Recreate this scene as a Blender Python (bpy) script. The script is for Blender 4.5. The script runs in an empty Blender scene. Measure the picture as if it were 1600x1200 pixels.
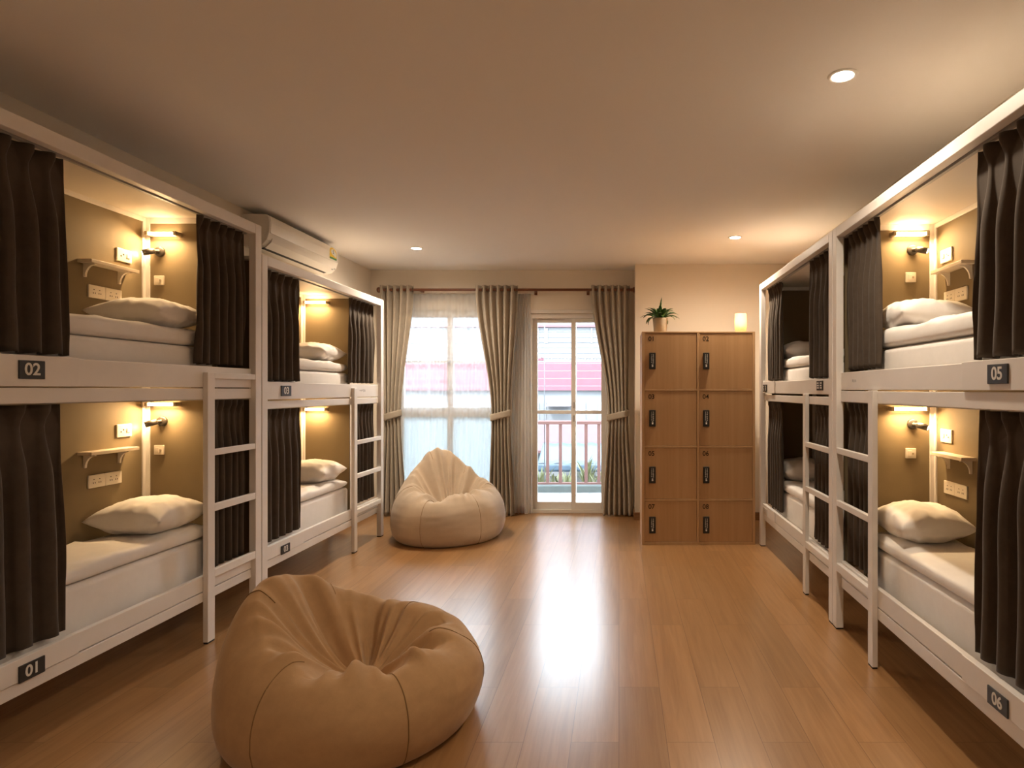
import bpy, bmesh, math, random
from mathutils import Vector, Matrix, noise
R = math.radians
PI = math.pi
random.seed(7)
scene = bpy.context.scene
COL = scene.collection

# ------------------------------------------------------------------ materials
def mat_new(name):
    m = bpy.data.materials.new(name); m.use_nodes = True
    nt = m.node_tree
    for n in list(nt.nodes): nt.nodes.remove(n)
    out = nt.nodes.new('ShaderNodeOutputMaterial')
    return m, nt, out

def N(nt, kind, **kw):
    n = nt.nodes.new(kind)
    for k, v in kw.items():
        if k in n.inputs: n.inputs[k].default_value = v
        else: setattr(n, k, v)
    return n

def pbr(name, col, rough=0.5, spec=0.5, bump=0.0, bscale=60.0, var=0.0, vscale=3.0, sheen=0.0, metal=0.0, stretch=None, coat=0.0):
    m, nt, out = mat_new(name)
    b = N(nt, 'ShaderNodeBsdfPrincipled')
    b.inputs['Base Color'].default_value = (*col, 1)
    b.inputs['Roughness'].default_value = rough
    b.inputs['Specular IOR Level'].default_value = spec
    b.inputs['Metallic'].default_value = metal
    if sheen:
        b.inputs['Sheen Weight'].default_value = sheen
        b.inputs['Sheen Roughness'].default_value = 0.5
    if coat: b.inputs['Coat Weight'].default_value = coat
    nt.links.new(b.outputs[0], out.inputs[0])
    if var or bump:
        tc = N(nt, 'ShaderNodeTexCoord'); mp = N(nt, 'ShaderNodeMapping')
        if stretch: mp.inputs['Scale'].default_value = stretch
        nt.links.new(tc.outputs['Object'], mp.inputs[0])
    if var:
        nz = N(nt, 'ShaderNodeTexNoise'); nz.inputs['Scale'].default_value = vscale; nz.inputs['Detail'].default_value = 5
        nt.links.new(mp.outputs[0], nz.inputs['Vector'])
        rp = N(nt, 'ShaderNodeValToRGB')
        rp.color_ramp.elements[0].position = 0.3; rp.color_ramp.elements[1].position = 0.7
        rp.color_ramp.elements[0].color = tuple(c*(1-var) for c in col) + (1,)
        rp.color_ramp.elements[1].color = tuple(min(1, c*(1+var)) for c in col) + (1,)
        nt.links.new(nz.outputs['Fac'], rp.inputs[0]); nt.links.new(rp.outputs[0], b.inputs['Base Color'])
    if bump:
        n2 = N(nt, 'ShaderNodeTexNoise'); n2.inputs['Scale'].default_value = bscale; n2.inputs['Detail'].default_value = 3
        nt.links.new(mp.outputs[0], n2.inputs['Vector'])
        bp = N(nt, 'ShaderNodeBump'); bp.inputs['Strength'].default_value = bump; bp.inputs['Distance'].default_value = 0.004
        nt.links.new(n2.outputs['Fac'], bp.inputs['Height']); nt.links.new(bp.outputs[0], b.inputs['Normal'])
    return m

def emis(name, col, strength):
    m, nt, out = mat_new(name)
    e = N(nt, 'ShaderNodeEmission'); e.inputs[0].default_value = (*col, 1); e.inputs[1].default_value = strength
    nt.links.new(e.outputs[0], out.inputs[0]); return m

def floor_mat():
    m, nt, out = mat_new('oak_laminate')
    b = N(nt, 'ShaderNodeBsdfPrincipled'); nt.links.new(b.outputs[0], out.inputs[0])
    tc = N(nt, 'ShaderNodeTexCoord')
    mp = N(nt, 'ShaderNodeMapping'); mp.inputs['Rotation'].default_value = (0, 0, R(90))
    nt.links.new(tc.outputs['Object'], mp.inputs[0])
    br = N(nt, 'ShaderNodeTexBrick')
    br.offset = 0.37; br.inputs['Scale'].default_value = 1.0
    br.inputs['Brick Width'].default_value = 1.22; br.inputs['Row Height'].default_value = 0.19
    br.inputs['Mortar Size'].default_value = 0.0016; br.inputs['Mortar Smooth'].default_value = 0.3
    br.inputs['Color1'].default_value = (0, 0, 0, 1); br.inputs['Color2'].default_value = (1, 1, 1, 1)
    br.inputs['Mortar'].default_value = (0.5, 0.5, 0.5, 1)
    nt.links.new(mp.outputs[0], br.inputs['Vector'])
    # grain, offset plank by plank
    sc = N(nt, 'ShaderNodeMapping'); sc.inputs['Scale'].default_value = (34, 1.6, 1)
    nt.links.new(tc.outputs['Object'], sc.inputs[0])
    ad = N(nt, 'ShaderNodeVectorMath', operation='MULTIPLY_ADD')
    ad.inputs[1].default_value = (7, 13, 5)
    nt.links.new(br.outputs['Color'], ad.inputs[0]); nt.links.new(sc.outputs[0], ad.inputs[2])
    g = N(nt, 'ShaderNodeTexNoise'); g.inputs['Scale'].default_value = 1.0; g.inputs['Detail'].default_value = 8; g.inputs['Roughness'].default_value = 0.62
    g.inputs['Distortion'].default_value = 0.7
    nt.links.new(ad.outputs[0], g.inputs['Vector'])
    rp = N(nt, 'ShaderNodeValToRGB')
    e = rp.color_ramp.elements
    e[0].position = 0.28; e[0].color = (0.285, 0.142, 0.052, 1)
    e[1].position = 0.72; e[1].color = (0.405, 0.222, 0.094, 1)
    x = e.new(0.5); x.color = (0.350, 0.184, 0.073, 1)
    nt.links.new(g.outputs['Fac'], rp.inputs[0])
    hs = N(nt, 'ShaderNodeHueSaturation')
    mr = N(nt, 'ShaderNodeMapRange'); mr.inputs['To Min'].default_value = 0.90; mr.inputs['To Max'].default_value = 1.10
    nt.links.new(br.outputs['Color'], mr.inputs[0]); nt.links.new(mr.outputs[0], hs.inputs['Value'])
    nt.links.new(rp.outputs[0], hs.inputs['Color'])
    mx = N(nt, 'ShaderNodeMix', data_type='RGBA')
    nt.links.new(br.outputs['Fac'], mx.inputs['Factor']); nt.links.new(hs.outputs[0], mx.inputs['A'])
    mx.inputs['B'].default_value = (0.20, 0.10, 0.04, 1)
    nt.links.new(mx.outputs['Result'], b.inputs['Base Color'])
    b.inputs['Roughness'].default_value = 0.30
    b.inputs['Specular IOR Level'].default_value = 0.55
    mr2 = N(nt, 'ShaderNodeMapRange'); mr2.inputs['To Min'].default_value = 0.27; mr2.inputs['To Max'].default_value = 0.32
    b.inputs['Coat Weight'].default_value = 0.35; b.inputs['Coat Roughness'].default_value = 0.22
    nt.links.new(g.outputs['Fac'], mr2.inputs[0]); nt.links.new(mr2.outputs[0], b.inputs['Roughness'])
    return m

def wood_mat(name, dark, mid, light, rough=0.5, scale=(26, 26, 1.3), spec=0.4):
    m, nt, out = mat_new(name)
    b = N(nt, 'ShaderNodeBsdfPrincipled'); nt.links.new(b.outputs[0], out.inputs[0])
    b.inputs['Roughness'].default_value = rough; b.inputs['Specular IOR Level'].default_value = spec
    tc = N(nt, 'ShaderNodeTexCoord'); mp = N(nt, 'ShaderNodeMapping'); mp.inputs['Scale'].default_value = scale
    nt.links.new(tc.outputs['Object'], mp.inputs[0])
    g = N(nt, 'ShaderNodeTexNoise'); g.inputs['Scale'].default_value = 1.0; g.inputs['Detail'].default_value = 7
    g.inputs['Roughness'].default_value = 0.6; g.inputs['Distortion'].default_value = 0.5
    nt.links.new(mp.outputs[0], g.inputs['Vector'])
    rp = N(nt, 'ShaderNodeValToRGB'); e = rp.color_ramp.elements
    e[0].position = 0.25; e[0].color = (*dark, 1); e[1].position = 0.75; e[1].color = (*light, 1)
    x = e.new(0.5); x.color = (*mid, 1)
    nt.links.new(g.outputs['Fac'], rp.inputs[0]); nt.links.new(rp.outputs[0], b.inputs['Base Color'])
    return m

def fabric_mat(name, col, weave=900.0, var=0.10, sheen=0.3, bump=0.25, rough=0.9):
    m, nt, out = mat_new(name)
    b = N(nt, 'ShaderNodeBsdfPrincipled'); nt.links.new(b.outputs[0], out.inputs[0])
    b.inputs['Roughness'].default_value = rough; b.inputs['Specular IOR Level'].default_value = 0.15
    b.inputs['Sheen Weight'].default_value = sheen; b.inputs['Sheen Roughness'].default_value = 0.4
    tc = N(nt, 'ShaderNodeTexCoord')
    nz = N(nt, 'ShaderNodeTexNoise'); nz.inputs['Scale'].default_value = 14; nz.inputs['Detail'].default_value = 8; nz.inputs['Roughness'].default_value = 0.7
    nt.links.new(tc.outputs['Object'], nz.inputs['Vector'])
    rp = N(nt, 'ShaderNodeValToRGB'); e = rp.color_ramp.elements
    e[0].position = 0.3; e[0].color = tuple(c*(1-var) for c in col)+(1,)
    e[1].position = 0.7; e[1].color = tuple(min(1, c*(1+var)) for c in col)+(1,)
    nt.links.new(nz.outputs['Fac'], rp.inputs[0]); nt.links.new(rp.outputs[0], b.inputs['Base Color'])
    n2 = N(nt, 'ShaderNodeTexNoise'); n2.inputs['Scale'].default_value = weave; n2.inputs['Detail'].default_value = 2
    nt.links.new(tc.outputs['Object'], n2.inputs['Vector'])
    bp = N(nt, 'ShaderNodeBump'); bp.inputs['Strength'].default_value = bump; bp.inputs['Distance'].default_value = 0.002
    nt.links.new(n2.outputs['Fac'], bp.inputs['Height']); nt.links.new(bp.outputs[0], b.inputs['Normal'])
    return m

def glass_mat():
    m, nt, out = mat_new('clear_glass')
    t = N(nt, 'ShaderNodeBsdfTransparent'); t.inputs[0].default_value = (0.96, 0.98, 0.98, 1)
    g = N(nt, 'ShaderNodeBsdfGlossy'); g.inputs['Roughness'].default_value = 0.02
    f = N(nt, 'ShaderNodeFresnel'); f.inputs[0].default_value = 1.45
    mx = N(nt, 'ShaderNodeMixShader')
    nt.links.new(f.outputs[0], mx.inputs[0]); nt.links.new(t.outputs[0], mx.inputs[1]); nt.links.new(g.outputs[0], mx.inputs[2])
    nt.links.new(mx.outputs[0], out.inputs[0]); return m

def veil_mat(name, col, transp, noise_scale=0, noise_lo=0.0):
    m, nt, out = mat_new(name)
    t = N(nt, 'ShaderNodeBsdfTransparent')
    tr = N(nt, 'ShaderNodeBsdfTranslucent'); tr.inputs[0].default_value = (*col, 1)
    d = N(nt, 'ShaderNodeBsdfDiffuse'); d.inputs[0].default_value = (*col, 1)
    a = N(nt, 'ShaderNodeMixShader'); a.inputs[0].default_value = 0.4
    nt.links.new(tr.outputs[0], a.inputs[1]); nt.links.new(d.outputs[0], a.inputs[2])
    mx = N(nt, 'ShaderNodeMixShader'); mx.inputs[0].default_value = 1-transp
    nt.links.new(t.outputs[0], mx.inputs[1]); nt.links.new(a.outputs[0], mx.inputs[2])
    if noise_scale:
        tc = N(nt, 'ShaderNodeTexCoord')
        nz = N(nt, 'ShaderNodeTexNoise'); nz.inputs['Scale'].default_value = noise_scale; nz.inputs['Detail'].default_value = 6
        nt.links.new(tc.outputs['Object'], nz.inputs['Vector'])
        rp = N(nt, 'ShaderNodeValToRGB'); e = rp.color_ramp.elements
        e[0].position = 0.60; e[0].color = (*col, 1); e[1].position = 0.68; e[1].color = tuple(c*noise_lo for c in col)+(1,)
        nt.links.new(nz.outputs['Fac'], rp.inputs[0])
        nt.links.new(rp.outputs[0], tr.inputs[0]); nt.links.new(rp.outputs[0], d.inputs[0])
    nt.links.new(mx.outputs[0], out.inputs[0]); return m

def tiles_mat(name, c1, c2, w, h, rot=0):
    m, nt, out = mat_new(name)
    b = N(nt, 'ShaderNodeBsdfPrincipled'); nt.links.new(b.outputs[0], out.inputs[0]); b.inputs['Roughness'].default_value = 0.6
    tc = N(nt, 'ShaderNodeTexCoord'); mp = N(nt, 'ShaderNodeMapping'); mp.inputs['Rotation'].default_value = (rot, 0, 0)
    nt.links.new(tc.outputs['Object'], mp.inputs[0])
    br = N(nt, 'ShaderNodeTexBrick'); br.inputs['Scale'].default_value = 1; br.inputs['Brick Width'].default_value = w
    br.inputs['Row Height'].default_value = h; br.inputs['Mortar Size'].default_value = 0.008
    br.inputs['Color1'].default_value = (*c1, 1); br.inputs['Color2'].default_value = (*c1, 1); br.inputs['Mortar'].default_value = (*c2, 1)
    nt.links.new(mp.outputs[0], br.inputs['Vector']); nt.links.new(br.outputs['Color'], b.inputs['Base Color']); return m

M = {}
M['wall'] = pbr('cream_wall_paint', (0.82, 0.735, 0.62), 0.85, 0.2, bump=0.08, bscale=120)
M['ceil'] = pbr('ceiling_paint', (0.87, 0.825, 0.775), 0.9, 0.2, bump=0.05, bscale=90)
M['floor'] = floor_mat()
M['white'] = pbr('white_painted_frame', (0.80, 0.755, 0.71), 0.42, 0.45, bump=0.05, bscale=40, var=0.025, vscale=6)
M['canopy'] = pbr('cream_bunk_board', (0.76, 0.69, 0.60), 0.6, 0.3)
M['panel'] = pbr('olive_brown_bunk_lining', (0.225, 0.168, 0.092), 0.7, 0.3, bump=0.1, bscale=200, var=0.06, vscale=4)
M['track'] = pbr('grey_track', (0.42, 0.40, 0.38), 0.45, 0.5)
M['shade'] = fabric_mat('dark_brown_curtain', (0.076, 0.058, 0.044), 700, 0.12, 0.18, 0.15)
M['sheet'] = fabric_mat('white_bedding', (0.87, 0.835, 0.80), 800, 0.03, 0.15, 0.08)
M['drape'] = fabric_mat('taupe_drape', (0.43, 0.37, 0.295), 600, 0.07, 0.25, 0.2)
M['sheer'] = veil_mat('white_voile', (0.74, 0.75, 0.76), 0.54)
M['glass'] = glass_mat()
M['frost'] = veil_mat('patterned_frosted_glass', (0.56, 0.62, 0.63), 0.12, 9.0, 0.78)
M['upvc'] = pbr('window_frame_white', (0.80, 0.76, 0.70), 0.4, 0.5)
M['rod'] = wood_mat('rod_wood', (0.10, 0.030, 0.010), (0.16, 0.05, 0.018), (0.22, 0.075, 0.026), 0.35, (8, 60, 60), 0.5)
M['skirt'] = wood_mat('skirting_wood', (0.20, 0.09, 0.035), (0.28, 0.14, 0.06), (0.34, 0.18, 0.08), 0.5, (3, 30, 40))
M['locker'] = wood_mat('locker_oak', (0.400, 0.222, 0.095), (0.450, 0.258, 0.115), (0.495, 0.292, 0.137), 0.5, (24, 24, 1.1))
M['lockedge'] = wood_mat('locker_edge_oak', (0.44, 0.26, 0.12), (0.49, 0.295, 0.14), (0.53, 0.33, 0.165), 0.5, (24, 24, 1.1))
M['black'] = pbr('black_plastic', (0.012, 0.011, 0.010), 0.35, 0.5)
M['ink'] = pbr('black_ink', (0.03, 0.018, 0.010), 0.7, 0.2)
M['plate'] = pbr('charcoal_plate', (0.022, 0.021, 0.020), 0.45, 0.5)
M['num'] = pbr('white_numeral', (0.75, 0.72, 0.66), 0.5, 0.4)
M['palep'] = pbr('faded_pale_plate', (0.60, 0.54, 0.47), 0.5, 0.3)
M['scuff'] = pbr('grey_scuff', (0.42, 0.40, 0.39), 0.7, 0.2)
M['rubber'] = pbr('dark_rubber', (0.015, 0.012, 0.010), 0.7, 0.3)
M['acbody'] = pbr('air_conditioner_white', (0.76, 0.70, 0.62), 0.28, 0.5)
M['acslot'] = pbr('air_slot_dark', (0.03, 0.026, 0.022), 0.6, 0.3)
M['yellow'] = pbr('yellow_sticker', (0.80, 0.52, 0.04), 0.5, 0.4)
M['green'] = pbr('green_sticker', (0.05, 0.22, 0.08), 0.5, 0.4)
M['socket'] = pbr('ivory_socket', (0.78, 0.70, 0.58), 0.35, 0.5)
M['lampmetal'] = pbr('bronze_reading_lamp', (0.050, 0.040, 0.030), 0.4, 0.5, metal=0.3)
M['tube'] = emis('warm_tube', (1.0, 0.66, 0.33), 20.0)
M['tubecap'] = pbr('tube_end_cap', (0.45, 0.36, 0.25), 0.4, 0.5)
M['led'] = emis('reading_led', (1.0, 0.82, 0.55), 14.0)
M['down'] = emis('downlight_lens', (1.0, 0.88, 0.70), 40.0)
M['lampglow'] = emis('lamp_shade_glow', (1.0, 0.66, 0.33), 1.15)
M['bulb'] = emis('lamp_bulb', (1.0, 0.80, 0.5), 5.0)
M['pot'] = pbr('beige_pot', (0.40, 0.325, 0.235), 0.7, 0.3, var=0.08, vscale=15)
M['soil'] = pbr('soil', (0.03, 0.02, 0.012), 0.9, 0.1)
M['leaf'] = pbr('fern_leaf', (0.055, 0.125, 0.028), 0.45, 0.4, var=0.35, vscale=14)
M['bag1'] = fabric_mat('tan_suede', (0.47, 0.290, 0.145), 500, 0.09, 0.25, 0.18)
M['bag2'] = fabric_mat('beige_cotton', (0.57, 0.455, 0.335), 500, 0.05, 0.2, 0.15)
M['thread1'] = pbr('dark_tan_thread', (0.27, 0.16, 0.075), 0.9, 0.1)
M['thread2'] = pbr('dark_beige_thread', (0.36, 0.24, 0.14), 0.9, 0.1)
M['shelf'] = wood_mat('pale_shelf', (0.58, 0.48, 0.36), (0.66, 0.56, 0.43), (0.72, 0.62, 0.49), 0.5, (20, 2, 30))
M['facade'] = pbr('white_facade', (0.135, 0.139, 0.145), 0.8, 0.2, var=0.03, vscale=1.5)
M['band'] = pbr('red_signband', (0.150, 0.043, 0.058), 0.6, 0.3, var=0.06, vscale=5)
M['louver'] = pbr('grey_louver', (0.15, 0.158, 0.175), 0.5, 0.4)
M['winglass'] = pbr('far_window', (0.125, 0.138, 0.165), 0.2, 0.6)
M['rail'] = pbr('pink_railing', (0.135, 0.066, 0.060), 0.5, 0.4)
M['curb'] = pbr('curb_concrete', (0.095, 0.112, 0.112), 0.8, 0.2, var=0.08, vscale=20)
M['tile'] = tiles_mat('balcony_tiles', (0.16, 0.164, 0.168), (0.105, 0.112, 0.12), 0.4, 0.4)
M['wire'] = pbr('grey_bar', (0.11, 0.12, 0.135), 0.5, 0.4)
M['ground'] = pbr('pale_ground', (0.056, 0.055, 0.054), 0.9, 0.1, var=0.15, vscale=2)
M['roof'] = tiles_mat('red_roof_tiles', (0.067, 0.027, 0.029), (0.040, 0.020, 0.025), 0.22, 0.16)
M['blue'] = pbr('blue_tarp', (0.036, 0.058, 0.082), 0.5, 0.4, var=0.06, vscale=4)
M['grassy'] = pbr('garden_leaf', (0.11, 0.118, 0.055), 0.6, 0.3, var=0.3, vscale=8)
M['awning'] = pbr('awning_cloth', (0.16, 0.145, 0.16), 0.8, 0.2)

# ------------------------------------------------------------------ mesh helpers
class MB:
    def __init__(s): s.v = []; s.f = []; s.m = []; s.sm = []
    def add(s, vs, fs, mi=0, smooth=False):
        o = len(s.v); s.v += [tuple(p) for p in vs]
        for f in fs: s.f.append([o+i for i in f]); s.m.append(mi); s.sm.append(smooth)
        return s
    def box(s, a, b, mi=0):
        x0, x1 = sorted((a[0], b[0])); y0, y1 = sorted((a[1], b[1])); z0, z1 = sorted((a[2], b[2]))
        return s.add([(x0,y0,z0),(x1,y0,z0),(x1,y1,z0),(x0,y1,z0),(x0,y0,z1),(x1,y0,z1),(x1,y1,z1),(x0,y1,z1)],
                     [(0,3,2,1),(4,5,6,7),(0,1,5,4),(1,2,6,5),(2,3,7,6),(3,0,4,7)], mi)
    def tube(s, p0, p1, r0, r1=None, n=16, mi=0, caps=True):
        r1 = r0 if r1 is None else r1
        p0 = Vector(p0); p1 = Vector(p1); d = (p1-p0).normalized()
        a = d.orthogonal().normalized(); b = d.cross(a)
        vs = []
        for p, r in ((p0, r0), (p1, r1)):
            for i in range(n):
                t = 2*PI*i/n; vs.append(p + a*(r*math.cos(t)) + b*(r*math.sin(t)))
        s.add(vs, [(i, (i+1)%n, n+(i+1)%n, n+i) for i in range(n)], mi, True)
        if caps:
            s.add(vs[:n], [tuple(range(n-1, -1, -1))], mi); s.add(vs[n:], [tuple(range(n))], mi)
        return s
    def lathe(s, c, prof, n=32, mi=0, axis='Z'):
        vs = []
        for r, z in prof:
            for i in range(n):
                t = 2*PI*i/n
                p = (r*math.cos(t), r*math.sin(t), z)
                if axis == 'X': p = (z, r*math.cos(t), r*math.sin(t))
                if axis == 'Y': p = (r*math.cos(t), z, r*math.sin(t))
                vs.append((c[0]+p[0], c[1]+p[1], c[2]+p[2]))
        fs = []
        for j in range(len(prof)-1):
            for i in range(n):
                fs.append((j*n+i, j*n+(i+1)%n, (j+1)*n+(i+1)%n, (j+1)*n+i))
        return s.add(vs, fs, mi, True)
    def torus(s, c, R0, r, axis='X', n=20, k=8, mi=0):
        vs = []
        for i in range(n):
            t = 2*PI*i/n
            for j in range(k):
                u = 2*PI*j/k
                rr = R0 + r*math.cos(u); h = r*math.sin(u)
                p = {'X': (h, rr*math.cos(t), rr*math.sin(t)), 'Y': (rr*math.cos(t), h, rr*math.sin(t)), 'Z': (rr*math.cos(t), rr*math.sin(t), h)}[axis]
                vs.append((c[0]+p[0], c[1]+p[1], c[2]+p[2]))
        fs = [(i*k+j, ((i+1)%n)*k+j, ((i+1)%n)*k+(j+1)%k, i*k+(j+1)%k) for i in range(n) for j in range(k)]
        return s.add(vs, fs, mi, True)
    def grid(s, fn, nu, nv, mi=0, closeu=False):
        vs = [fn(i/(nu if closeu else nu-1), j/(nv-1)) for j in range(nv) for i in range(nu)]
        fs = []
        for j in range(nv-1):
            for i in range(nu if closeu else nu-1):
                a = j*nu+i; b = j*nu+(i+1) % nu
                fs.append((a, b, b+nu, a+nu))
        return s.add(vs, fs, mi, True)
    def prism(s, poly, a0, a1, axis='Y', mi=0):
        n = len(poly); vs = []
        for a in (a0, a1):
            for p, q in poly:
                vs.append({'X': (a, p, q), 'Y': (p, a, q), 'Z': (p, q, a)}[axis])
        return s.add(vs, [tuple(range(n)), tuple(range(2*n-1, n-1, -1))] + [(i, n+i, n+(i+1)%n, (i+1)%n) for i in range(n)], mi)
    def mesh(s, m, mi=0):
        return s.add([v.co.copy() for v in m.vertices], [tuple(p.vertices) for p in m.polygons], mi)

WL = {}   # world location of every object made
def put(name, mb, mats, parent=None, bevel=0.0, recalc=True, subsurf=0, solid=0.0, origin=None):
    if not isinstance(mats, (list, tuple)): mats = [mats]
    xs = [p[0] for p in mb.v]; ys = [p[1] for p in mb.v]; zs = [p[2] for p in mb.v]
    o = Vector(origin) if origin else Vector(((min(xs)+max(xs))/2, (min(ys)+max(ys))/2, min(zs)))
    me = bpy.data.meshes.new(name)
    me.from_pydata([Vector(p)-o for p in mb.v], [], mb.f)
    for m in mats: me.materials.append(m)
    for p, mi, sm in zip(me.polygons, mb.m, mb.sm): p.material_index = mi; p.use_smooth = sm
    if recalc:
        bm = bmesh.new(); bm.from_mesh(me); bmesh.ops.recalc_face_normals(bm, faces=bm.faces); bm.to_mesh(me); bm.free()
    ob = bpy.data.objects.new(name, me); COL.objects.link(ob)
    WL[ob] = o
    if parent is not None:
        ob.parent = parent; ob.location = o - WL[parent]
    else: ob.location = o
    if solid:
        md = ob.modifiers.new('thickness', 'SOLIDIFY'); md.thickness = solid; md.offset = 0
    if bevel:
        md = ob.modifiers.new('bevel', 'BEVEL'); md.width = bevel; md.segments = 2; md.limit_method = 'ANGLE'; md.angle_limit = R(50)
    if subsurf:
        md = ob.modifiers.new('sub', 'SUBSURF'); md.levels = subsurf; md.render_levels = subsurf
    return ob

def empty(name, loc, label, cat, group=None):
    o = bpy.data.objects.new(name, None); COL.objects.link(o); o.location = loc; o.empty_display_size = 0.1
    WL[o] = Vector(loc); tag(o, label, cat, group); return o

def tag(o, label, cat, group=None, kind=None):
    o['label'] = label; o['category'] = cat
    if group: o['group'] = group
    if kind: o['kind'] = kind
    return o

def struct(o, label=None, cat=None):
    o['kind'] = 'structure'
    if label: o['label'] = label
    if cat: o['category'] = cat
    return o

def text_mb(mb, s, size, mtx, mi=0, ext=0.0008, off=0.0):
    cu = bpy.data.curves.new('t', 'FONT'); cu.body = s; cu.size = size; cu.align_x = 'CENTER'; cu.align_y = 'CENTER'
    cu.extrude = ext; cu.offset = off
    ob = bpy.data.objects.new('t', cu); COL.objects.link(ob)
    dg = bpy.context.evaluated_depsgraph_get()
    me = bpy.data.meshes.new_from_object(ob.evaluated_get(dg))
    me.transform(mtx); mb.mesh(me, mi)
    bpy.data.objects.remove(ob); bpy.data.curves.remove(cu); bpy.data.meshes.remove(me)
    return mb

def face_mtx(c, right, up):
    r = Vector(right).normalized(); u = Vector(up).normalized(); n = r.cross(u)
    m = Matrix(((r.x, u.x, n.x, c[0]), (r.y, u.y, n.y, c[1]), (r.z, u.z, n.z, c[2]), (0, 0, 0, 1)))
    return m

def smooth(a, b, t):
    t = max(0.0, min(1.0, (t-a)/(b-a))); return t*t*(3-2*t)
def lerp(a, b, t): return a+(b-a)*t

# ------------------------------------------------------------------ camera
H = 1.4; F = 960.0
cam = bpy.data.cameras.new('camera'); co = bpy.data.objects.new('camera', cam); COL.objects.link(co)
cam.sensor_width = 36; cam.lens = 36*F/1600; cam.sensor_fit = 'HORIZONTAL'
cam.shift_x = -(967-800)/1600; cam.shift_y = (609-600)/1600
co.location = (0, 0, H); co.rotation_euler = (R(90), 0, 0); cam.clip_start = 0.05; cam.clip_end = 200
scene.camera = co

# ------------------------------------------------------------------ room shell
XL, XR, YB, YF, ZC = -2.80, 1.80, 6.93, -1.3, 2.75
YJ, XJ = 6.60, 0.175
WX0, WX1, WZ0, WZ1 = -2.50, -1.33, 0.06, 2.30
DX0, DX1, DZ1 = -1.03, -0.10, 2.265
struct(put('floor', MB().box((XL-.15, YF-.15, -0.12), (XR+.15, YB+.15, 0)), M['floor'], origin=(0, 0, 0)), 'honey coloured oak laminate floor', 'floor')
struct(put('ceiling', MB().box((XL-.15, YF-.15, ZC), (XR+.15, YB+.15, ZC+.12)), M['ceil']), 'plain warm white ceiling', 'ceiling')
struct(put('wall_left', MB().box((XL-.12, YF-.12, 0), (XL, YB+.15, ZC)), M['wall']), 'cream wall behind bunks 01 to 03', 'wall')
struct(put('wall_right', MB().box((XR, YF-.12, 0), (XR+.12, YB+.15, ZC)), M['wall']), 'cream wall behind bunks 05 and 06', 'wall')
struct(put('wall_front', MB().box((XL, YF-.12, 0), (XR, YF, ZC)), M['wall']), 'cream wall behind the camera', 'wall')
w = MB()
Y2 = YB+.15
w.box((XL, YB, 0), (WX0, Y2, ZC)); w.box((WX0, YB, 0), (WX1, Y2, WZ0)); w.box((WX0, YB, WZ1), (WX1, Y2, ZC))
w.box((WX1, YB, 0), (DX0, Y2, ZC)); w.box((DX0, YB, DZ1), (DX1, Y2, ZC)); w.box((DX1, YB, 0), (XR, Y2, ZC))
w.box((XJ, YJ, 0), (XR, YB, ZC))
struct(put('wall_back', w, M['wall']), 'cream wall with window and sliding door, pier behind lockers', 'wall')
struct(put('baseboard_back', MB().box((DX1+.03, YB-.014, 0), (XJ, YB, .085)).box((XJ, YJ-.014, 0), (XR, YJ, .085)).box((XJ-.014, YJ-.014, 0), (XJ, YB, .085))
       .box((WX1, YB-.014, 0), (DX0-.03, YB, .085)).box((XL, YB-.014, 0), (WX1, YB, .05)), M['skirt'], bevel=.002), 'brown wooden baseboard along the window wall', 'baseboard')
struct(put('baseboard_left', MB().box((XL, 5.95, 0), (XL+.014, YB-.014, .085)), M['skirt'], bevel=.002), 'brown wooden baseboard past bunk 03', 'baseboard')

# window
cxw = (702-967)/138.5
wf = MB()
fy0, fy1 = YB+.03, YB+.09
wf.box((WX0, fy0, WZ0), (WX0+.06, fy1, WZ1)); wf.box((WX1-.06, fy0, WZ0), (WX1, fy1, WZ1))
wf.box((WX0+.06, fy0+.001, WZ1-.08), (WX1-.06, fy1-.001, WZ1)); wf.box((WX0+.06, fy0+.001, WZ0), (WX1-.06, fy1-.001, WZ0+.07))
wf.box((cxw-.032, fy0, WZ0+.07), (cxw+.032, fy1, WZ1-.08)); wf.box((WX0+.06, fy0+.001, 1.09), (cxw-.032, fy1-.001, 1.20)); wf.box((cxw+.032, fy0+.001, 1.09), (WX1-.06, fy1-.001, 1.20))
win = put('window_1', wf, M['upvc'], bevel=.004)
struct(win, 'tall white four light window behind voile curtain', 'window')
for xa, xb in ((WX0+.06, cxw-.032), (cxw+.032, WX1-.06)):
    put('muntin', MB().box((xa, fy0+.015, 1.705), (xb, fy1-.015, 1.73)), M['upvc'], win)
    put('pane', MB().box((xa, fy0+.027, 1.20), (xb, fy0+.031, WZ1-.08)), M['glass'], win)
    pn = put('pane', MB().box((xa, fy0+.027, WZ0+.07), (xb, fy0+.031, 1.09)), M['frost'], win)
    pn['label'] = 'frosted lower pane'
for z in (1.35, 1.68):
    put('latch', MB().box((cxw-.012, fy0-.014, z), (cxw+.004, fy0, z+.05)).box((cxw-.03, fy0-.02, z+.02), (cxw-.002, fy0-.012, z+.032)), M['track'], win, bevel=.002)

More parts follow.
